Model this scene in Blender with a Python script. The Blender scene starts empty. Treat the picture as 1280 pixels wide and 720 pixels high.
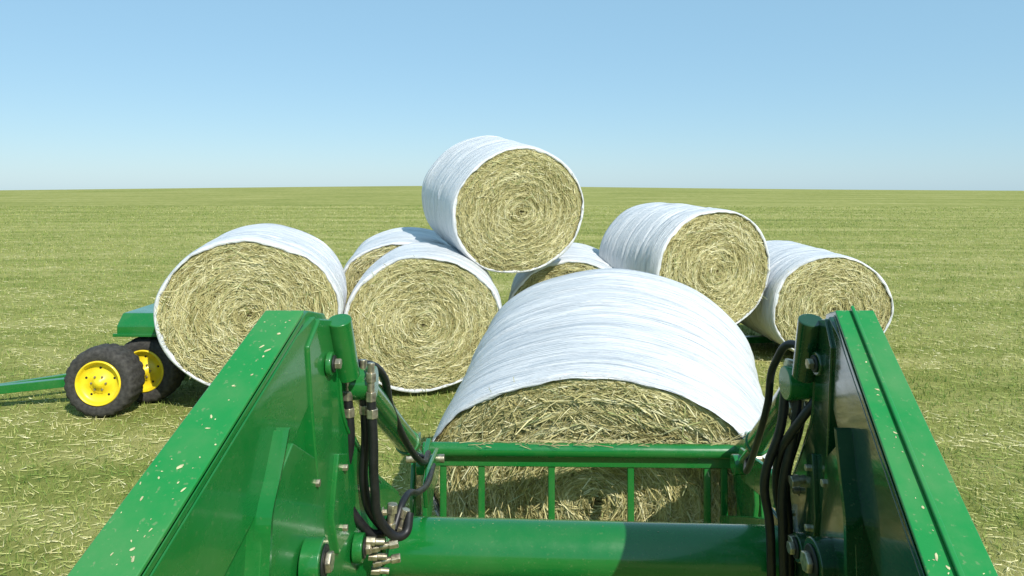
import bpy, math, random, bmesh
import numpy as np
from mathutils import Vector, Matrix
random.seed(3); rng=np.random.default_rng(5)
S=bpy.context.scene
S.view_settings.view_transform='Standard'; S.view_settings.look='None'; S.view_settings.exposure=0
# ---------------------------------------------------------------- helpers
def link(o,parent=None):
    S.collection.objects.link(o)
    if parent is not None: o.parent=parent
    return o
def empty(name,loc=(0,0,0)):
    e=bpy.data.objects.new(name,None); e.location=loc; e.empty_display_size=.2
    return link(e)
def mesh(name,v,f,mat=None,parent=None,smooth=False,fix=False):
    m=bpy.data.meshes.new(name); m.from_pydata([tuple(p) for p in v],[],f); m.update()
    if mat: m.materials.append(mat)
    if smooth: m.polygons.foreach_set('use_smooth',[True]*len(m.polygons))
    if fix:
        bm=bmesh.new(); bm.from_mesh(m); bmesh.ops.recalc_face_normals(bm,faces=bm.faces); bm.to_mesh(m); bm.free()
    return link(bpy.data.objects.new(name,m),parent)
def bevel(o,w=.006,seg=2):
    b=o.modifiers.new('bevel','BEVEL'); b.width=w; b.segments=seg; b.limit_method='ANGLE'; b.angle_limit=math.radians(35)
    o.modifiers.new('wn','WEIGHTED_NORMAL')
    return o
def nodes(name):
    m=bpy.data.materials.new(name); m.use_nodes=True
    nt=m.node_tree; b=nt.nodes['Principled BSDF']
    return m,nt,b
def N(nt,t,**k):
    n=nt.nodes.new(t)
    for a,v in k.items():
        if a.startswith('i_'): n.inputs[a[2:].replace('_',' ')].default_value=v
        else: setattr(n,a,v)
    return n
def ramp(nt,stops,fac=None):
    r=nt.nodes.new('ShaderNodeValToRGB'); e=r.color_ramp.elements
    while len(e)<len(stops): e.new(.5)
    for i,(p,c) in enumerate(stops):
        e[i].position=p; e[i].color=(*c,1)
    if fac is not None: nt.links.new(fac,r.inputs[0])
    return r
def simple(name,col,rough=.5,metal=0,var=.15,scale=20,coat=0,bump=0.0):
    m,nt,b=nodes(name); L=nt.links
    tc=N(nt,'ShaderNodeTexCoord'); n=N(nt,'ShaderNodeTexNoise',i_Scale=scale,i_Detail=6.0)
    L.new(tc.outputs['Object'],n.inputs['Vector'])
    c1=tuple(x*(1-var) for x in col); c2=tuple(min(1,x*(1+var)) for x in col)
    r=ramp(nt,[(.3,c1),(.7,c2)],n.outputs['Fac']); L.new(r.outputs[0],b.inputs['Base Color'])
    b.inputs['Roughness'].default_value=rough; b.inputs['Metallic'].default_value=metal
    b.inputs['Coat Weight'].default_value=coat
    if bump:
        bp=N(nt,'ShaderNodeBump',i_Strength=bump,i_Distance=.01); L.new(n.outputs['Fac'],bp.inputs['Height']); L.new(bp.outputs[0],b.inputs['Normal'])
    return m
# ---------------------------------------------------------------- materials
def green_paint(name,base,dust=.35,rl=.14,rh=.42):
    m,nt,b=nodes(name); L=nt.links
    tc=N(nt,'ShaderNodeTexCoord')
    n1=N(nt,'ShaderNodeTexNoise',i_Scale=5.0,i_Detail=8.0,i_Roughness=.65); L.new(tc.outputs['Object'],n1.inputs['Vector'])
    n2=N(nt,'ShaderNodeTexNoise',i_Scale=90.0,i_Detail=5.0); L.new(tc.outputs['Object'],n2.inputs['Vector'])
    mp=N(nt,'ShaderNodeMapping'); mp.inputs['Scale'].default_value=(6,6,40); L.new(tc.outputs['Object'],mp.inputs['Vector'])
    n3=N(nt,'ShaderNodeTexNoise',i_Scale=2.5,i_Detail=4.0); L.new(mp.outputs[0],n3.inputs['Vector'])
    n4=N(nt,'ShaderNodeTexNoise',i_Scale=2.2,i_Detail=2.0); L.new(tc.outputs['Object'],n4.inputs['Vector'])
    d=ramp(nt,[(.42,(0,0,0)),(.8,(1,1,1))],n1.outputs['Fac'])
    sp=ramp(nt,[(.63,(0,0,0)),(.69,(1,1,1))],n2.outputs['Fac'])
    add=N(nt,'ShaderNodeMath',operation='MULTIPLY_ADD'); L.new(d.outputs[0],add.inputs[0]); add.inputs[1].default_value=dust*.5
    m2=N(nt,'ShaderNodeMath',operation='MULTIPLY'); L.new(sp.outputs[0],m2.inputs[0]); m2.inputs[1].default_value=dust*.7
    L.new(m2.outputs[0],add.inputs[2])
    mx=N(nt,'ShaderNodeMix',data_type='RGBA'); L.new(add.outputs[0],mx.inputs['Factor'])
    mx.inputs['A'].default_value=(*base,1); mx.inputs['B'].default_value=(.26,.28,.14,1)
    L.new(mx.outputs['Result'],b.inputs['Base Color'])
    rr=ramp(nt,[(.3,(rl,)*3),(.75,(rh,)*3)],n1.outputs['Fac']); L.new(rr.outputs[0],b.inputs['Roughness'])
    b.inputs['Coat Weight'].default_value=.5; b.inputs['Coat Roughness'].default_value=.06
    bp=N(nt,'ShaderNodeBump',i_Strength=.3,i_Distance=.02); L.new(n4.outputs['Fac'],bp.inputs['Height'])
    bp2=N(nt,'ShaderNodeBump',i_Strength=.05,i_Distance=.01); L.new(n3.outputs['Fac'],bp2.inputs['Height']); L.new(bp.outputs[0],bp2.inputs['Normal']); L.new(bp2.outputs[0],b.inputs['Normal'])
    return m
GREEN=green_paint('green_paint',(.005,.150,.024),.20)
GREEND=green_paint('green_paint_dusty',(.008,.215,.034),.5,.22,.5)
GREENK=green_paint('green_paint_shaded',(.003,.046,.012),.20,.08,.3)  # darker copy of the green: right arm's shade and dark reflections put into colour
BLACK=simple('black_rubber_hose',(.012,.012,.013),.45,0,.4,40)
TYRE=simple('tyre_rubber',(.045,.042,.036),.85,0,.5,25,bump=.4)
YEL=simple('yellow_rim_paint',(.85,.64,.02),.4,0,.12,12,.2)
STEEL=simple('zinc_steel',(.45,.40,.29),.38,.8,.45,70)
CHROME=simple('chrome_rod',(.75,.75,.76),.12,1,.05,30)
DARK=simple('dark_grease_and_shade',(.012,.014,.011),.6,0,.4,30)  # grease on washers; also paints the shade in the mast gap
WOOD=simple('decal_label',(.75,.62,.2),.5,0,.1,10)

def hay_mat():
    m,nt,b=nodes('hay_strands'); L=nt.links
    a=N(nt,'ShaderNodeAttribute',attribute_name='tone')
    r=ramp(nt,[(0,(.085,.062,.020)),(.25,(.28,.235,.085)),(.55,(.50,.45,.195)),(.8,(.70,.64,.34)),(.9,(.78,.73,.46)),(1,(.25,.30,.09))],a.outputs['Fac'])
    L.new(r.outputs[0],b.inputs['Base Color']); b.inputs['Roughness'].default_value=.6
    b.inputs['Specular IOR Level'].default_value=.3
    return m
HAY=hay_mat()
def core_mat():
    m,nt,b=nodes('hay_core'); L=nt.links
    tc=N(nt,'ShaderNodeTexCoord')
    n=N(nt,'ShaderNodeTexNoise',i_Scale=35.0,i_Detail=8.0,i_Roughness=.7); L.new(tc.outputs['Object'],n.inputs['Vector'])
    r=ramp(nt,[(.3,(.05,.038,.014)),(.6,(.22,.19,.08)),(.8,(.4,.35,.17))],n.outputs['Fac']); L.new(r.outputs[0],b.inputs['Base Color'])
    b.inputs['Roughness'].default_value=.9
    bp=N(nt,'ShaderNodeBump',i_Strength=.8,i_Distance=.03); L.new(n.outputs['Fac'],bp.inputs['Height']); L.new(bp.outputs[0],b.inputs['Normal'])
    return m
CORE=core_mat()
def wrap_mat():
    m,nt,b=nodes('white_net_wrap'); L=nt.links
    uv=N(nt,'ShaderNodeUVMap')
    mp=N(nt,'ShaderNodeMapping'); mp.inputs['Scale'].default_value=(.6,8,1); mp.inputs['Rotation'].default_value=(0,0,.06); L.new(uv.outputs[0],mp.inputs['Vector'])
    n=N(nt,'ShaderNodeTexNoise',i_Scale=1.6,i_Detail=6.0,i_Roughness=.58,i_Distortion=.7); L.new(mp.outputs[0],n.inputs['Vector'])
    mp2=N(nt,'ShaderNodeMapping'); mp2.inputs['Scale'].default_value=(1.6,45,1); mp2.inputs['Rotation'].default_value=(0,0,-.16); L.new(uv.outputs[0],mp2.inputs['Vector'])
    n2=N(nt,'ShaderNodeTexNoise',i_Scale=2.0,i_Detail=5.0,i_Roughness=.6); L.new(mp2.outputs[0],n2.inputs['Vector'])
    r=ramp(nt,[(.30,(.58,.61,.64)),(.45,(.73,.745,.755)),(.62,(.81,.815,.82))],n.outputs['Fac'])
    r2=ramp(nt,[(.34,(.78,.795,.81)),(.54,(1,1,1))],n2.outputs['Fac'])
    mx=N(nt,'ShaderNodeMix',data_type='RGBA',blend_type='MULTIPLY'); mx.inputs['Factor'].default_value=.85
    L.new(r.outputs[0],mx.inputs['A']); L.new(r2.outputs[0],mx.inputs['B']); L.new(mx.outputs['Result'],b.inputs['Base Color'])
    b.inputs['Roughness'].default_value=.36
    ad=N(nt,'ShaderNodeMath',operation='MULTIPLY_ADD'); L.new(n2.outputs['Fac'],ad.inputs[0]); ad.inputs[1].default_value=.35; L.new(n.outputs['Fac'],ad.inputs[2])
    bp=N(nt,'ShaderNodeBump',i_Strength=.9,i_Distance=.06); L.new(ad.outputs[0],bp.inputs['Height']); L.new(bp.outputs[0],b.inputs['Normal'])
    return m
WRAP=wrap_mat()
# ---------------------------------------------------------------- bale
def bale(face,back,rx,rz,strands=8000,seed=0,roll=0.,sq=2.0,fine=1.0,lip=1.0):
    rg=np.random.default_rng(seed)
    f=Vector(face); bk=Vector(back); ax=(bk-f); Ln=ax.length; y=ax.normalized()
    x=y.cross(Vector((0,0,1))).normalized(); z=x.cross(y)
    M=Matrix((x,y,z)).transposed().to_4x4(); M.translation=f
    e=empty('hay_bale'); e.matrix_world=M@Matrix.Rotation(roll,4,'Y')
    ph=rg.uniform(0,6.28,8)
    def rad(t):
        w=1+.011*np.sin(2*t+ph[0])+.010*np.sin(3*t+ph[1])+.007*np.sin(5*t+ph[2])+.004*np.sin(9*t+ph[3])
        c=np.abs(np.cos(t)); s=np.abs(np.sin(t))
        return w*(c**sq+s**sq)**(-1/sq)
    nt_,ny=192,72
    V=[];F=[]
    t=np.linspace(0,2*np.pi,nt_+1)[:-1]
    prof=[(-.040,1-.045*lip),(-.052,1-.030*lip),(-.048,1-.012*lip),(-.025,1.003),(0.02,1.008)]+[(.02+(Ln-.04)*i/(ny-1),1.01) for i in range(1,ny)]+[(Ln+.03,1.0),(Ln+.04,.98),(Ln+.03,.95)]
    jag=.010*np.sin(3*t+ph[4])+.007*np.sin(8*t+ph[5])+.005*np.sin(19*t+ph[7])+.003*np.sin(41*t+ph[6])
    jag2=.014*np.sin(2*t+ph[6])+.008*np.sin(5*t+ph[2])+.003*np.sin(23*t)
    ridges=[(rg.uniform(0,Ln),rg.uniform(.010,.04),rg.uniform(-.013,.018),rg.uniform(-.5,.5),rg.uniform(0,6.28),rg.integers(1,3),rg.uniform(0,6.28)) for _ in range(34)]
    for j,(yy,rr) in enumerate(prof):
        r=rad(t)*rr; y2=np.full(nt_,yy)
        if j<5: y2=y2+jag2*(1-.18*j)
        if j<2: r=r-jag
        if 3<j<len(prof)-3:
            fade=min(1,(yy+.02)/.12)
            for (c,w,a,k,p,n,p2) in ridges:
                yc=c+k*.35*np.sin(n*t+p); r=r+fade*a*np.exp(-((yy-yc)/w)**2)*(.5+.5*np.sin(t*1.0+p2))
            r=r+fade*.006*np.sin(yy*6+ph[3]+np.sin(2*t+ph[0]))
        for i in range(nt_): V.append((rx*r[i]*math.cos(t[i]),y2[i],rz*r[i]*math.sin(t[i])))
    P=len(prof)
    for j in range(P-1):
        for i in range(nt_):
            a=j*nt_+i; b=j*nt_+(i+1)%nt_; F.append((a,a+nt_,b+nt_,b))
    o=mesh('net_wrap',V,F,WRAP,e,True)
    uvl=o.data.uv_layers.new(name='UVMap'); co=[]
    for j in range(P-1):
        for i in range(nt_):
            u0=i/nt_*5.6+seed*3.1; u1=(i+1)/nt_*5.6+seed*3.1; v0=prof[j][0]; v1=prof[j+1][0]
            co+= [u0,v0,u0,v1,u1,v1,u1,v0]
    uvl.data.foreach_set('uv',co)
    for nm,y0,sgn in (('hay_face',0.,-1),('hay_back',Ln,1)):
        nr=26; V=[];F=[]
        for j in range(nr+1):
            q=j/nr
            for i in range(nt_):
                rr=rad(t[i])*q*.99
                dome=.035*(1-q**3)+.012
                bump=.008*math.sin(q*60+t[i]+ph[1])+.006*math.sin(q*23+3*t[i]+ph[2])
                V.append((rx*rr*math.cos(t[i]),y0+sgn*(dome+bump*(q>.05)),rz*rr*math.sin(t[i])))
        for j in range(nr):
            for i in range(nt_):
                a=j*nt_+i;b=j*nt_+(i+1)%nt_
                F.append((a,b,b+nt_,a+nt_) if sgn<0 else (a,a+nt_,b+nt_,b))
        mesh(nm,V,F,CORE,e,True)
    def strands_mesh(n,y0,sgn,nm):
        q=np.sqrt(rg.uniform(0.0005,1,n)); th=rg.uniform(0,2*np.pi,n); q=np.clip(q,0,.965)
        R=rad(th)*q
        L_=rg.uniform(.04,.15,n)*(1+.7*rg.random(n)); L_=np.minimum(L_,.04+q*.5); L_=np.where(q>.90,np.minimum(L_,.10),L_)
        W=rg.uniform(.0014,.0042,n)*fine
        an=rg.normal(0,.36,n)+.06; m=(rg.random(n)<.20)&(q<.93); an[m]=rg.uniform(-1.4,1.4,m.sum()); an=np.where(q>.92,an*.35,an)
        dome=.035*(1-q**3)+.012
        rr_=np.clip((1-q)/.12,.3,1)
        dep=dome+rg.uniform(.002,.034,n)*rr_+.010*np.sin(q*60+th+ph[1])*rr_
        cx,cz=R*np.cos(th),R*np.sin(th)
        tx=-np.sin(th)*np.cos(an)+np.cos(th)*np.sin(an); tz=np.cos(th)*np.cos(an)+np.sin(th)*np.sin(an)
        nx,nz=-tz,tx
        curv=np.cos(an)*L_**2/8/np.maximum(q*.9,.08); curv=np.minimum(curv,.03)+rg.normal(0,.005,n)*rr_
        ix,iz=-np.cos(th),-np.sin(th); tilt=rg.normal(0,.13,n)*rr_
        stray=(rg.random(n)<.035); tilt[stray]=rg.uniform(-1.1,1.1,stray.sum()); L_[stray]*=.8
        dep=dep+np.abs(tilt)*L_*.3*stray
        ring=.5+.5*np.sin(q*44+th+ph[0]+1.2*np.sin(2*th+ph[5]))
        ring2=.5+.5*np.sin(q*17-th+ph[2])
        lowf=.5+.25*np.sin(3*th+ph[3]+q*4)+.25*np.sin(2*th-q*9+ph[4])
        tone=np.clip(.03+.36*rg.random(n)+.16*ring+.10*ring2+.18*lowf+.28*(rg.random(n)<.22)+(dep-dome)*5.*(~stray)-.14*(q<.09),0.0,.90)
        g=rg.random(n)<.10; tone[g]=rg.uniform(.93,1,g.sum())
        V=np.zeros((n,6,3)); tw=rg.uniform(-.8,.8,n)
        for k,s in enumerate((-1,0,1)):
            mx=rx*cx+tx*L_*.5*s+ix*curv*(abs(s)-.5); mz=rz*cz+tz*L_*.5*s+iz*curv*(abs(s)-.5)
            my=y0+sgn*(dep+tilt*L_*.5*s); w=W*(1 if s==0 else .6)
            V[:,2*k,0]=mx+nx*w; V[:,2*k,1]=my+w*tw; V[:,2*k,2]=mz+nz*w
            V[:,2*k+1,0]=mx-nx*w; V[:,2*k+1,1]=my-w*tw; V[:,2*k+1,2]=mz-nz*w
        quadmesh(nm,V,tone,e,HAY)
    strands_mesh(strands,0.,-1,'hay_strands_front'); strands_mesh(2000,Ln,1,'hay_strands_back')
    return e
def quadmesh(name,V,tone,parent,mat):
    n=V.shape[0]; me=bpy.data.meshes.new(name)
    me.vertices.add(n*6); me.vertices.foreach_set('co',V.reshape(-1))
    base=np.arange(n)[:,None]*6
    q=np.concatenate([base+np.array([[0,1,3,2]]),base+np.array([[2,3,5,4]])],axis=1).reshape(-1)
    me.loops.add(n*8); me.loops.foreach_set('vertex_index',q.astype(np.int32))
    me.polygons.add(n*2); me.polygons.foreach_set('loop_start',np.arange(0,n*8,4,dtype=np.int32))
    a=me.attributes.new('tone','FLOAT','FACE'); a.data.foreach_set('value',np.repeat(tone,2).astype(np.float32))
    me.materials.append(mat); me.update(calc_edges=True); me.validate()
    return link(bpy.data.objects.new(name,me),parent)

bale((.475,4.06,.72),(.765,5.50,1.10),.965,.735,42000,1,sq=2.0,fine=.9,lip=.45)
bale((-2.77,7.8,1.07),(-3.05,9.27,1.14),.93,.81,20000,2)
bale((-1.02,8.5,.84),(-1.16,9.98,.88),.91,.79,20000,3)
bale((.09,9.6,2.10),(-.44,11.0,2.32),.92,.83,20000,4)
bale((2.68,9.8,1.31),(2.13,11.2,1.38),.91,.80,18000,5)
bale((4.36,10.1,.76),(4.13,11.6,.86),.90,.72,15000,6)
bale((.83,10.2,.62),(.92,11.7,.74),.90,.80,11000,7)
bale((-1.50,10.2,.90),(-1.62,11.68,1.02),.90,.78,11000,8)
bale((3.05,11.75,.80),(2.95,13.2,.84),.88,.76,7000,9)

# ---------------------------------------------------------------- tubes / bars
def tube(name,p1,p2,r,mat,parent,seg=32,r2=None):
    p1=Vector(p1);p2=Vector(p2); d=(p2-p1).normalized()
    u=d.orthogonal().normalized(); w=d.cross(u); r2=r if r2 is None else r2
    V=[];F=[]
    for p,rr in ((p1,r),(p2,r2)):
        for i in range(seg):
            a=2*math.pi*i/seg; V.append(p+u*rr*math.cos(a)+w*rr*math.sin(a))
    for i in range(seg): j=(i+1)%seg; F.append((i,j,seg+j,seg+i))
    F.append(tuple(range(seg))[::-1]); F.append(tuple(range(seg,2*seg)))
    o=mesh(name,V,F,mat,parent)
    bevel(o,min(.004,r*.15),2)
    for p in o.data.polygons: p.use_smooth=len(p.vertices)==4
    return o
def bar(name,p1,p2,w,h,mat,parent,up=(0,0,1),bv=.005):
    p1=Vector(p1);p2=Vector(p2); d=(p2-p1).normalized(); up=Vector(up)
    s=d.cross(up).normalized(); u=s.cross(d)
    V=[p+s*a*w/2+u*b*h/2 for p in (p1,p2) for a,b in ((-1,-1),(1,-1),(1,1),(-1,1))]
    F=[(0,3,2,1),(4,5,6,7),(0,1,5,4),(1,2,6,5),(2,3,7,6),(3,0,4,7)]
    return bevel(mesh(name,V,F,mat,parent),bv)
def prism(name,poly,xa,xb,mat,parent,bv=.006):
    n=len(poly); V=[(xa(y),y,z) for y,z in poly]+[(xb(y),y,z) for y,z in poly]
    F=[tuple(range(n)),tuple(range(n,2*n))[::-1]]+[(i,i+n,(i+1)%n+n,(i+1)%n) for i in range(n)]
    return bevel(mesh(name,V,F,mat,parent,fix=True),bv)
def hose(name,pts,r,mat,parent):
    c=bpy.data.curves.new(name,'CURVE'); c.dimensions='3D'; c.bevel_depth=r; c.bevel_resolution=4; c.resolution_u=10
    s=c.splines.new('BEZIER'); s.bezier_points.add(len(pts)-1)
    for b,p in zip(s.bezier_points,pts): b.co=p; b.handle_left_type=b.handle_right_type='AUTO'
    c.materials.append(mat); return link(bpy.data.objects.new(name,c),parent)
def boss(name,c,axis,r,l,parent,mat=GREEN):
    c=Vector(c);axis=Vector(axis).normalized()
    tube(name,c,c+axis*l,r,mat,parent)
    tube(name+'_washer',c+axis*l,c+axis*(l+.006),r*.72,DARK,parent)
    tube(name+'_pin',c+axis*(l+.006),c+axis*(l+.022),r*.48,STEEL,parent,6)

# ---------------------------------------------------------------- front loader
LD=empty('tractor_front_loader')
K=.18
def arm(side):
    nm='left' if side<0 else 'right'
    s=1 if side<0 else -1
    G=GREEN if side<0 else GREENK  # right arm gets the copy with its shade painted in
    base=(-.878 if side<0 else .490)
    inn=lambda y,o=0.: base+K*y+s*o
    out=lambda y,o=0.: base+K*y-s*(.125-.035*(y-1.0))-s*o
    side_poly=[(.2,1.10),(.9,1.505),(1.86,2.05),(1.96,2.075),(2.06,2.05),(2.12,1.97),(2.13,1.86),(2.17,1.74),(2.30,1.60),(2.48,1.44),(2.68,1.30),(2.72,1.12),(2.45,.98),(1.9,1.15),(1.2,1.0),(.2,.78)]
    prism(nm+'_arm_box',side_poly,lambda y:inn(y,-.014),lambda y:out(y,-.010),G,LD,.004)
    def strip(n_,o1,o2,dz,th,mat,y0=.2,y1=1.9):
        P=[]
        for y in (y0,y1):
            zt=1.505+(y-.9)*.5677; w=(out(y)-inn(y))
            P+= [(inn(y)+w*o1,y,zt+dz),(inn(y)+w*o2,y,zt+dz),(inn(y)+w*o2,y,zt+dz+th),(inn(y)+w*o1,y,zt+dz+th)]
        F=[(0,1,2,3),(7,6,5,4),(0,4,5,1),(1,5,6,2),(2,6,7,3),(3,7,4,0)]
        return bevel(mesh(n_,P,F,mat,LD,fix=True),.003)
    strip(nm+'_top_plate',-.02,1.04,.002,.012,GREEND)
    if side>0: strip(nm+'_top_ridge',.40,.50,.0145,.012,GREEND)
    strip(nm+'_edge_weld',-.05,-.02,-.014,.016,G)
    prism(nm+'_beam_web',[(.2,1.08),(1.86,2.03),(1.96,2.06),(2.0,1.98),(1.93,1.84),(1.80,1.74),(.2,.84)],lambda y:inn(y,.004),lambda y:inn(y,-.020),G,LD,.004)
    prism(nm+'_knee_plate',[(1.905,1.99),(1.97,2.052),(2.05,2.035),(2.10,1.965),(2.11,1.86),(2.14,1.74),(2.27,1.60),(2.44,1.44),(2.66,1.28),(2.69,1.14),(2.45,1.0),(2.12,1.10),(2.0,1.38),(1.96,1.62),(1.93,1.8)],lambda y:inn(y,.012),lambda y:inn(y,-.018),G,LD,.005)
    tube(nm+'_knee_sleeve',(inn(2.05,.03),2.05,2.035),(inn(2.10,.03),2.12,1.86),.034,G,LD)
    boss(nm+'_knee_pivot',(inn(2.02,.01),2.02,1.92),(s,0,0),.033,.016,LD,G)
    arc=[(1.74,1.83),(1.70,1.74),(1.66,1.66),(1.65,1.56),(1.63,1.46),(1.58,1.36),(1.5,1.28)]
    V=[];F=[];sm=[]
    for i in range(len(arc)-1):
        for q in range(6):
            u=q/6; p0=arc[max(i-1,0)];p1=arc[i];p2=arc[i+1];p3=arc[min(i+2,len(arc)-1)]
            sm.append(tuple(.5*((2*p1[k])+(-p0[k]+p2[k])*u+(2*p0[k]-5*p1[k]+4*p2[k]-p3[k])*u*u+(-p0[k]+3*p1[k]-3*p2[k]+p3[k])*u**3) for k in (0,1)))
    sm.append(arc[-1])
    for (yy,zz) in sm:
        V+=[(inn(yy,.002),yy,zz),(inn(yy,.040),yy,zz),(inn(yy,.040),yy+.014,zz+.002),(inn(yy,.002),yy+.014,zz+.002)]
    for i in range(len(sm)-1):
        for k_ in range(4):
            a=i*4+k_; b=i*4+(k_+1)%4; F.append((a,b,b+4,a+4))
    mesh(nm+'_gusset_lip',V,F,G,LD,fix=True)
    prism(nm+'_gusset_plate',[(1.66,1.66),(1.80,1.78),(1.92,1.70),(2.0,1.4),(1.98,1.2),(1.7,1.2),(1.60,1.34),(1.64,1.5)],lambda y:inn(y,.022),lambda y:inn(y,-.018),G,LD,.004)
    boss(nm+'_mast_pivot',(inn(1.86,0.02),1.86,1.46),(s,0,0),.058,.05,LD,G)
    boss(nm+'_lift_pin',(inn(2.2,0.012),2.2,1.33),(s,0,0),.042,.03,LD,G)
    # cable-routing bracket bolted on the inner face
    prism(nm+'_hose_bracket',[(2.06,1.66),(2.12,1.64),(2.14,1.40),(2.06,1.38),(2.02,1.5)],lambda y:inn(y,.026),lambda y:inn(y,.010),G,LD,.003)
    for (y,z) in ((1.93,1.63),(2.04,1.26),(2.3,1.46),(2.44,1.33),(2.56,1.25)):
        tube(nm+'_bolt',(inn(y,.01),y,z),(inn(y,.03),y,z),.011,STEEL,LD,6)
        tube(nm+'_bolt_washer',(inn(y,.01),y,z),(inn(y,.015),y,z),.017,STEEL,LD,20)
    for (y,z) in ((2.09,1.61),(2.09,1.44)):
        tube(nm+'_bracket_bolt',(inn(y,.02),y,z),(inn(y,.038),y,z),.010,STEEL,LD,6)
    prism(nm+'_mast_gap_shade',[(1.3,1.36),(1.50,1.39),(1.56,1.28),(1.3,1.10)],lambda y:inn(y,.007),lambda y:inn(y,-.012),DARK,LD,.01)  # dark plate painting the shade of an opening; no hole is cut
    wp=[(2.10,1.955),(2.105,1.86),(2.135,1.74),(2.265,1.60),(2.43,1.445)]
    hose(nm+'_weld_bead',[(inn(y,.012),y-.012,z-.004) for y,z in wp],.005,G,LD)
    prism(nm+'_lower_boom',[(2.4,1.24),(2.62,1.22),(3.1,1.02),(3.66,.78),(3.66,.58),(3.0,.66),(2.4,.98)],lambda y:inn(2.6,-.015)+.05*(y-2.6),lambda y:inn(2.6,-.10)+.05*(y-2.6),GREEN,LD)
    return inn,out
innL,outL=arm(-1); innR,outR=arm(1)
tube('torque_tube',(-.46,2.55,1.165),(1.0,2.47,1.165),.098,GREEN,LD,64)
bar('tube_flange_left',(-.42,2.42,1.17),(-.42,2.70,1.17),.016,.24,GREEN,LD)
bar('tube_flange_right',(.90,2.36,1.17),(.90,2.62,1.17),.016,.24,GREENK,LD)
for nm,xa,xb in (('left',-.455,-.40),('right',.86,1.06)):
    a=Vector((xa,2.20,1.82)); b=Vector((xb,3.42,1.12)); m=a.lerp(b,.62)
    tube(nm+'_tilt_cylinder',a,m,.044,GREEN,LD); tube(nm+'_tilt_gland',m,m+(b-a).normalized()*.04,.050,GREEN,LD)
    tube(nm+'_tilt_rod',m,b,.022,CHROME,LD)
    tube(nm+'_tilt_eye',b-Vector((.04,0,0)),b+Vector((.04,0,0)),.045,GREEN,LD)
    tube(nm+'_tilt_base_eye',a-Vector((.05,0,0)),a+Vector((.05,0,0)),.05,GREEN,LD)
HB=LD
xl,xr=-.45,1.17
def hp(x,t,dy=0):
    y=3.74-.04*(x-xl)/(xr-xl)+dy-.02*t
    return (x,y,1.08-.85*t)
tube('fork_top_tube',hp(xl,0),hp(xr,0),.036,GREEN,HB)
bar('fork_top_channel',hp(xl+.02,.075,.03),hp(xr-.02,.075,.03),.03,.055,GREEN,HB)
bar('fork_mid_rail',hp(xl+.02,.58,.02),hp(xr-.02,.58,.02),.05,.06,GREEN,HB)
bar('fork_bottom_rail',hp(xl,1,.02),hp(xr,1,.02),.09,.09,GREEN,HB)
for i,x in enumerate((xl+.02,xl+.10,-.155,.20,.60,.985,xr-.10,xr-.02)):
    bar('fork_upright_%d'%(i+1),hp(x,.10 if 1<i<6 else 0,.035),hp(x,1,.035),.024,.034,GREEN,HB,up=(1,0,0))
for i,x in enumerate((-.05,.98)):
    tube('fork_tine_%d'%(i+1),hp(x,.9,.05),Vector(hp(x,.9,.05))+Vector((.2,1.15,.22)),.028,STEEL,HB,24,.008)
for nm,x,sx in (('left',xl-.03,1),('right',xr+.03,-1)):
    prism('fork_end_plate_'+nm,[(3.62,1.12),(3.70,1.17),(3.80,1.15),(3.83,1.05),(3.80,.4),(3.62,.35),(3.50,.62),(3.54,.95)],lambda y,x=x:x-.012,lambda y,x=x:x+.012,GREEN,HB)
    prism('carrier_hook_'+nm,[(3.42,1.18),(3.55,1.20),(3.72,1.10),(3.70,.9),(3.45,.7),(3.38,.95)],lambda y,x=x:x+sx*.08-.012,lambda y,x=x:x+sx*.08+.012,GREEN,HB)
    tube('carrier_pin_'+nm,(x-.02,3.5,1.12),(x+sx*.16,3.5,1.12),.02,STEEL,HB)
    prism('carrier_link_'+nm,[(2.95,1.20),(3.05,1.24),(3.45,1.19),(3.50,1.10),(3.42,1.05),(3.0,1.10)],lambda y,x=x:x+sx*.13-.010,lambda y,x=x:x+sx*.13+.010,GREEN,HB)
def fit(name,p,d,n=3,r=.016):
    p=Vector(p); d=Vector(d).normalized()
    for i in range(n):
        tube('%s_%d'%(name,i+1),p,p+d*.028,r*(1.15 if i%2==0 else .75),STEEL,LD,6 if i%2==0 else 20); p=p+d*.028
    return p
for i,(dx,dy) in enumerate(((-.025,0),(.015,.03),(.045,-.01))):
    x=-.455+dx; y=2.16+dy
    fit('left_fitting_%d'%(i+1),(x,y,1.78),(0,0,1),4,.014)
    hose('left_hose_%d'%(i+1),[(x,y,1.79),(x+.005,y+.01,1.66),(x-.015+.01*i,y+.03,1.52),(x+.02,y+.06,1.40),(x+.08,y+.10,1.345),(x+.115-.01*i,y+.13,1.40)],.014,BLACK,LD)
    fit('left_hose_collar_%d'%(i+1),(x+.003,y+.004,1.73),(0,0,1),1,.016)
hose('left_hose_cross',[(-.47,2.2,1.88),(-.42,2.3,1.84),(-.41,2.5,1.66),(-.39,2.8,1.42),(-.37,3.1,1.25),(-.38,3.35,1.2)],.013,BLACK,LD)
hose('left_hose_loop',[(-.53,2.08,1.92),(-.50,2.14,1.94),(-.47,2.18,1.90),(-.465,2.19,1.84)],.013,BLACK,LD)
hose('left_hose_low',[(-.36,2.25,1.36),(-.34,2.32,1.42),(-.32,2.5,1.37),(-.32,2.8,1.28),(-.34,3.2,1.20)],.011,BLACK,LD)
for i in range(5):
    z=1.350-.032*i
    fit('left_coupler_%d'%(i+1),(-.435+.01*(i%2),2.20+.02*i,z),(1,.1,.15 if i%2 else -.1),3 if i%2 else 2,.0125)
fit('left_elbow',(-.37,2.24,1.36),(.1,0,1),3,.015)
fit('left_elbow_b',(-.35,2.28,1.33),(.3,0,1),3,.013)
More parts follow.
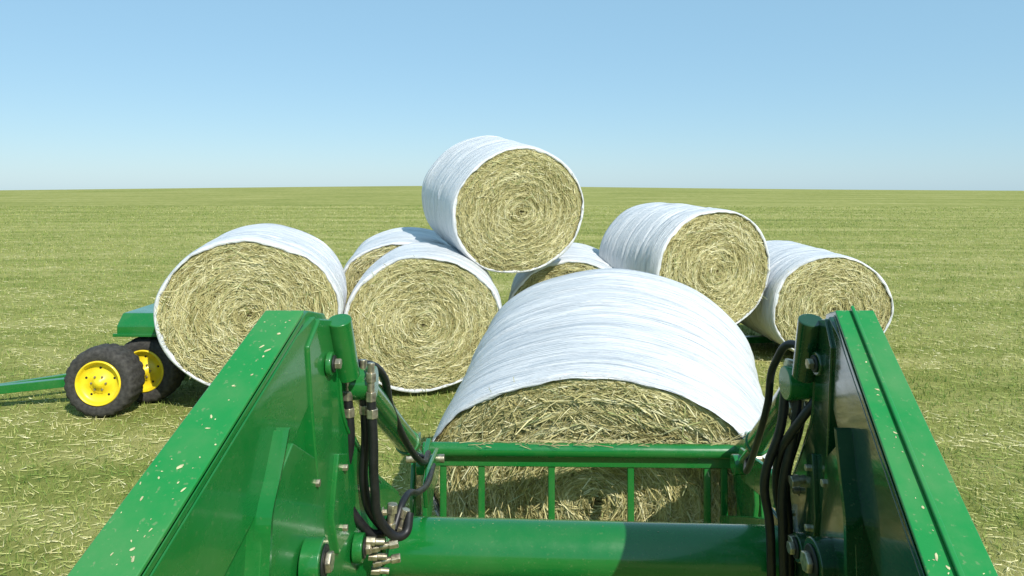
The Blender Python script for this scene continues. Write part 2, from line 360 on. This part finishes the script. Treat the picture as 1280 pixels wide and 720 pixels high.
for i,(dx,dy) in enumerate(((0,0),(.035,.05),(-.03,.03))):
    x=.855+dx; y=2.20+dy
    fit('right_fitting_%d'%(i+1),(x,y,1.80),(.2,0,1),3)
    hose('right_hose_%d'%(i+1),[(x,y,1.80),(x-.01,y+.01,1.68),(x-.03-.008*i,y+.05,1.5),(x-.02,y+.08,1.35),(x+.0,y+.12,1.15)],.014,BLACK,LD)
    fit('right_fitting_top_%d'%(i+1),(x+.0,y,1.90-.02*i),(1,.2,.15*(i-1)),3,.015)
hose('right_hose_loop',[(.87,2.2,1.90),(.85,2.22,1.93),(.82,2.3,1.86),(.83,2.4,1.70),(.86,2.6,1.5),(.95,3.0,1.25),(1.05,3.3,1.2)],.012,BLACK,LD)
hose('right_hose_cross',[(.90,2.12,1.83),(.85,2.15,1.74),(.82,2.25,1.6),(.84,2.35,1.45),(.88,2.4,1.3)],.013,BLACK,LD)
for i,z in enumerate((1.86,1.72,1.52,1.34)):
    fit('right_clamp_%d'%(i+1),(.835,2.22,z),(1,.1,.1*(i-1)),2,.016)
tube('right_valve_block',(.83,2.24,1.74),(.88,2.24,1.74),.028,STEEL,LD,8)
hose('left_mast_hose',[(-.60,1.35,1.36),(-.57,1.5,1.44),(-.55,1.62,1.46),(-.53,1.72,1.40),(-.52,1.75,1.25)],.013,BLACK,LD)
hose('right_mast_hose',[(.73,1.45,1.30),(.77,1.6,1.45),(.79,1.72,1.44),(.80,1.75,1.25)],.013,BLACK,LD)
V=[];F=[]
def chaff(x,y,z,sz,slope):
    a=random.uniform(0,6.28); l=sz*random.uniform(.7,1.8); w=sz*random.uniform(.35,.9)
    ca,sa=math.cos(a),math.sin(a); b=len(V); k=7
    for i in range(k):
        q=2*math.pi*i/k; rr=random.uniform(.6,1.15); u=l*rr*math.cos(q); v=w*rr*math.sin(q)
        px=u*ca-v*sa; py=u*sa+v*ca; V.append((x+px,y+py*.87,z+py*slope*.87+.0008))
    V.append((x,y,z+w*.5))
    for i in range(k): F.append((b+i,b+(i+1)%k,b+k))
for inn,out,nn in ((innL,outL,70),(innR,outR,34)):
    for _ in range(nn):
        y=random.uniform(1.0,1.88); q=random.choice((random.uniform(.05,.95),random.gauss(.3,.12))); q=min(max(q,.05),.95); x=inn(y)+(out(y)-inn(y))*q
        z=1.505+(y-.9)*.5677+.0142
        if inn is innR and .36<q<.54: continue
        chaff(x,y,z,random.choice((.0015,.0015,.002,.002,.003,.004,.006)),.5677)
for _ in range(60):
    x=random.uniform(-.4,.9); dy=random.gauss(0,.025)
    if abs(dy)<.08: chaff(x,2.55-.055*(x+.46)+dy,1.165+math.sqrt(.098**2-dy*dy),random.choice((.0015,.0025)),0)
mesh('hay_chaff',V,F,simple('chaff',(.50,.46,.26),.8,0,.4,60),LD)
V=[];F=[]
for _ in range(160):
    x=random.choice((random.uniform(xl,xr),random.gauss(1.1,.05),random.gauss(.35,.25))); x=min(max(x,xl),xr); y=3.70+random.uniform(-.02,.06); z=1.115+random.uniform(0,.006); a=random.gauss(0,.6); l=random.uniform(.03,.10); b=len(V)
    dx,dy_,dz=math.cos(a)*l,math.sin(a)*l*.6,random.gauss(0,.02); w=.0016
    V+=[(x,y,z-w),(x,y,z+w),(x+dx,y+dy_,z+dz+w),(x+dx,y+dy_,z+dz-w)]; F.append((b,b+1,b+2,b+3))
mesh('caught_hay',V,F,simple('loose_hay',(.45,.40,.2),.7,0,.4,40),LD)

# ---------------------------------------------------------------- bale trailer
TR=empty('bale_trailer')
def wheel(c,R,w,parent,n,ang=0.):
    E=bpy.data.objects.new('wheel_%d'%n,None); link(E,parent); E.location=c; E.rotation_euler=(0,0,ang)
    prof=[(-.5*w+.02,R*.60),(-.5*w,R*.70),(-.5*w,R*.84),(-.42*w,R*.95),(-.3*w,R*.985),(-.1*w,R*1.0),(.1*w,R*1.0),(.3*w,R*.985),(.42*w,R*.95),(.5*w,R*.84),(.5*w,R*.70),(.5*w-.02,R*.60)]
    seg=72; V=[];F=[]
    for (y,r) in prof:
        for i in range(seg):
            a=2*math.pi*i/seg; rr=r
            if r>R*.94: rr=r-(.014 if (i%3==0) else 0)
            V.append((rr*math.cos(a),y,rr*math.sin(a)))
    for j in range(len(prof)-1):
        for i in range(seg):
            k=(i+1)%seg; F.append((j*seg+i,(j+1)*seg+i,(j+1)*seg+k,j*seg+k))
    mesh('tyre',V,F,TYRE,E,True)
    prof=[(-.5*w+.015,R*.63),(-.5*w-.002,R*.61),(-.5*w+.0,R*.585),(-.5*w+.03,R*.56),(-.5*w+.06,R*.52),(-.5*w+.065,R*.30),(-.5*w+.035,R*.24),(-.5*w+.03,R*.15),(-.5*w-.0,R*.13),(-.5*w-.005,.001)]
    V=[];F=[]
    for (y,r) in prof:
        for i in range(seg):
            a=2*math.pi*i/seg; V.append((r*math.cos(a),y,r*math.sin(a)))
    for j in range(len(prof)-1):
        for i in range(seg):
            k=(i+1)%seg; F.append((j*seg+i,j*seg+k,(j+1)*seg+k,(j+1)*seg+i))
    mesh('rim',V,F,YEL,E,True)
    tube('rim_back',(0,w*.1,0),(0,w*.45,0),R*.60,DARK,E)
    for i in range(6):
        a=i*math.pi/3; p=Vector((R*.2*math.cos(a),-.5*w+.035,R*.2*math.sin(a)))
        tube('lug_nut_%d'%(i+1),p,p-Vector((0,.018,0)),.012,STEEL,E,6)
    for i in range(5):
        a=i*2*math.pi/5+.3; p=Vector((R*.41*math.cos(a),-.5*w+.0665,R*.41*math.sin(a)))
        tube('rim_slot_%d'%(i+1),p,p-Vector((0,.005,0)),.014,DARK,E,16)
wheel((-4.30,7.82,.370),.375,.32,TR,1,.02)
wheel((-4.08,8.34,.370),.375,.32,TR,2,-.06)
wheel((4.9,12.2,.375),.375,.32,TR,3,.02); wheel((1.6,13.6,.375),.375,.32,TR,4,.02)
bar('axle',(-4.27,8.0,.37),(-4.0,9.9,.37),.10,.10,GREEN,TR)
bar('pedestal',(-4.0,8.85,.40),(-3.95,8.85,.80),.45,.30,GREEN,TR,up=(0,1,0))
prism('cover_box',[(8.15,.76),(8.15,.88),(8.28,1.0),(9.05,1.0),(9.1,.76)],lambda y:-4.36,lambda y:-3.5,GREEN,TR,.015)
bar('cover_lip',(-4.39,8.135,.78),(-3.5,8.135,.78),.02,.035,GREEN,TR)
bar('cover_strut',(-4.2,8.62,.45),(-3.9,8.62,.72),.05,.05,GREEN,TR)
bar('label',(-3.86,8.142,.85),(-3.68,8.142,.85),.01,.05,WOOD,TR)
bar('rail_front',(-4.2,8.45,.24),(2.4,10.17,.08),.12,.09,GREEN,TR)
bar('rail_rear',(-4.0,9.3,.24),(5.3,11.6,.08),.12,.09,GREEN,TR)
for i,q in enumerate((.04,.2,.36,.52,.66)):
    a=Vector((-4.2,8.45,.24)).lerp(Vector((5.2,10.9,.08)),q); b=Vector((-4.0,9.3,.24)).lerp(Vector((5.3,11.6,.08)),q)
    bar('cross_member_%d'%(i+1),a,b,.08,.06,GREEN,TR)
bar('cradle_a',(2.25,10.1,.42),(2.85,10.1,.42),.10,.10,DARK,TR); bar('cradle_b',(1.9,10.9,.44),(2.5,10.9,.44),.10,.10,DARK,TR)
for i,(x,y) in enumerate(((2.3,10.1),(2.8,10.1),(1.95,10.9),(2.45,10.9))):
    bar('cradle_leg_%d'%(i+1),(x,y,.0),(x,y,.38),.08,.08,DARK,TR,up=(0,1,0))
bar('drawbar',(-4.35,8.25,.30),(-6.6,7.75,.16),.09,.09,GREEN,TR)
bar('drawbar_brace',(-4.30,8.9,.30),(-6.3,7.82,.17),.05,.05,GREEN,TR)
tube('hitch_ring',(-6.62,7.75,.13),(-6.62,7.75,.19),.07,STEEL,TR)

# ---------------------------------------------------------------- ground
def gz(x,y):
    d=np.clip((y-25)/175,0,1)
    crest=2.95+.12*np.cos(x/37.+1)-.0085*np.abs(x+12)
    return d*d*(3-2*d)*np.clip(crest,-3,4)-np.clip((y-200)/800,0,None)*30
def field_mat():
    m,nt,b=nodes('mown_hay_field'); L=nt.links
    tc=N(nt,'ShaderNodeTexCoord')
    n1=N(nt,'ShaderNodeTexNoise',i_Scale=1.2,i_Detail=10.0,i_Roughness=.75); L.new(tc.outputs['Object'],n1.inputs['Vector'])
    mp=N(nt,'ShaderNodeMapping'); mp.inputs['Scale'].default_value=(.05,.38,1); mp.inputs['Rotation'].default_value=(0,0,.07); L.new(tc.outputs['Object'],mp.inputs['Vector'])
    n2=N(nt,'ShaderNodeTexNoise',i_Scale=1.0,i_Detail=8.0,i_Roughness=.72); L.new(mp.outputs[0],n2.inputs['Vector'])
    n3=N(nt,'ShaderNodeTexNoise',i_Scale=28.0,i_Detail=8.0,i_Roughness=.8); L.new(tc.outputs['Object'],n3.inputs['Vector'])
    a=N(nt,'ShaderNodeMath',operation='MULTIPLY_ADD'); L.new(n2.outputs['Fac'],a.inputs[0]); a.inputs[1].default_value=.95
    c=N(nt,'ShaderNodeMath',operation='MULTIPLY_ADD'); L.new(n1.outputs['Fac'],c.inputs[0]); c.inputs[1].default_value=.75
    d=N(nt,'ShaderNodeMath',operation='MULTIPLY'); L.new(n3.outputs['Fac'],d.inputs[0]); d.inputs[1].default_value=.6
    L.new(d.outputs[0],c.inputs[2]); L.new(c.outputs[0],a.inputs[2])
    sc=N(nt,'ShaderNodeMapRange'); sc.inputs['From Min'].default_value=.82; sc.inputs['From Max'].default_value=1.48; L.new(a.outputs[0],sc.inputs['Value'])
    r=ramp(nt,[(.12,(.135,.175,.036)),(.42,(.250,.268,.068)),(.65,(.355,.345,.115)),(.92,(.50,.46,.20))],sc.outputs[0])
    L.new(r.outputs[0],b.inputs['Base Color'])
    b.inputs['Roughness'].default_value=.95; b.inputs['Specular IOR Level'].default_value=.1
    bp=N(nt,'ShaderNodeBump',i_Strength=.6,i_Distance=.05); L.new(n3.outputs['Fac'],bp.inputs['Height']); L.new(bp.outputs[0],b.inputs['Normal'])
    return m
FIELD=field_mat()
xs=np.concatenate([np.linspace(-1500,-200,14),np.linspace(-180,180,46),np.linspace(200,1500,14)])
ys=np.concatenate([np.linspace(-60,20,9),np.linspace(25,250,60),np.linspace(300,1500,14)])
V=[(x,y,float(gz(x,y))) for y in ys for x in xs]; nx=len(xs)
F=[(j*nx+i,j*nx+i+1,(j+1)*nx+i+1,(j+1)*nx+i) for j in range(len(ys)-1) for i in range(nx-1)]
mesh('field_ground',V,F,FIELD,None,True)
def grass_mat():
    m,nt,b=nodes('stubble_grass'); L=nt.links
    a=N(nt,'ShaderNodeAttribute',attribute_name='tone')
    r=ramp(nt,[(0,(.07,.135,.022)),(.28,(.18,.26,.050)),(.48,(.34,.37,.105)),(.68,(.55,.51,.22)),(1,(.82,.75,.47))],a.outputs['Fac'])
    L.new(r.outputs[0],b.inputs['Base Color']); b.inputs['Roughness'].default_value=.7; b.inputs['Specular IOR Level'].default_value=.2
    return m
n=360000
y=2.0*np.exp(rng.random(n)*math.log(75/2.0)); x=rng.uniform(-1,1,n)*(y*.85+2.5)
def vnoise(x,y,seed):
    r2=np.random.default_rng(seed); T=r2.random((256,256))
    xi=np.floor(x).astype(int); yi=np.floor(y).astype(int); fx=x-xi; fy=y-yi
    fx=fx*fx*(3-2*fx); fy=fy*fy*(3-2*fy)
    g=lambda a,b:T[a%256,b%256]
    return (g(xi,yi)*(1-fx)+g(xi+1,yi)*fx)*(1-fy)+(g(xi,yi+1)*(1-fx)+g(xi+1,yi+1)*fx)*fy
patch=.26*vnoise(x*.25,y*1.1,1)+.24*vnoise(x*.6+9,y*1.9,2)+.26*vnoise(x*2.3,y*3.,3)+.24*vnoise(x*6,y*7,4)
patch=np.clip((patch-.5)*1.5+.5,0,1)
h=rng.uniform(.010,.040,n)*(1+1.0*(1-patch)); lying=rng.random(n)<.42
w=rng.uniform(.0011,.0026,n)*(1+y/6)
an=rng.uniform(0,2*np.pi,n); lean=rng.uniform(.0,.8,n); ll=rng.uniform(.03,.11,n)*(1+y/25)
h=h*(1+y/60)
tone=np.clip(.05+.62*patch+rng.normal(0,.16,n)+.20*lying,0,1)
z0=gz(x,y)
V=np.zeros((n,3,3)); ca,sa=np.cos(an),np.sin(an)
fa=rng.normal(0,.7,n); fx,fy=np.cos(fa),np.sin(fa)
V[:,0]=np.stack([x-fx*w,y-fy*w,z0-.003],1); V[:,1]=np.stack([x+fx*w,y+fy*w,z0-.003],1)
V[:,2]=np.stack([x+ca*lean*h,y+sa*lean*h,z0+h],1)
ly=lying
V[ly,0]=np.stack([x-sa*w*.8,y+ca*w*.8,z0+.012],1)[ly]; V[ly,1]=np.stack([x+sa*w*.8,y-ca*w*.8,z0+.016],1)[ly]
V[ly,2]=np.stack([x+ca*ll,y+sa*ll,z0+.008+h*.4],1)[ly]
me=bpy.data.meshes.new('grass'); me.vertices.add(n*3); me.vertices.foreach_set('co',V.reshape(-1))
me.loops.add(n*3); me.loops.foreach_set('vertex_index',np.arange(n*3,dtype=np.int32))
me.polygons.add(n); me.polygons.foreach_set('loop_start',np.arange(0,n*3,3,dtype=np.int32))
a=me.attributes.new('tone','FLOAT','FACE'); a.data.foreach_set('value',tone.astype(np.float32))
me.materials.append(grass_mat()); me.update(calc_edges=True)
link(bpy.data.objects.new('grass',me))

# ---------------------------------------------------------------- light
sd=Vector((.40,-.68,.70)).normalized()
el=math.asin(sd.z); az=math.atan2(sd.x,sd.y)
W=bpy.data.worlds.new('World'); S.world=W; W.use_nodes=True; nt=W.node_tree
sky=nt.nodes.new('ShaderNodeTexSky'); sky.sky_type='NISHITA'; sky.sun_disc=False
sky.sun_elevation=el; sky.sun_rotation=az; sky.air_density=1.0; sky.dust_density=.3; sky.ozone_density=1.5
mx=nt.nodes.new('ShaderNodeMix'); mx.data_type='RGBA'; mx.inputs['Factor'].default_value=.60
mx.inputs['B'].default_value=(.37/.12,.71/.12,.97/.12,1)
bg=nt.nodes['Background']; bg.inputs['Strength'].default_value=.115
nt.links.new(sky.outputs[0],mx.inputs['A']); nt.links.new(mx.outputs['Result'],bg.inputs['Color'])
sl=bpy.data.lights.new('sun','SUN'); sl.energy=5.0; sl.angle=math.radians(.5); sl.color=(1,.96,.89)
so=bpy.data.objects.new('sun',sl); link(so); so.rotation_euler=sd.to_track_quat('Z','Y').to_euler()
# ---------------------------------------------------------------- camera
c=bpy.data.cameras.new('camera'); c.sensor_width=36; c.lens=26; c.shift_y=-125/1280; c.clip_end=5000; c.clip_start=.05
co=bpy.data.objects.new('camera',c); link(co); co.location=(0,0,2.4); co.rotation_euler=(math.radians(90),0,0)
S.camera=co
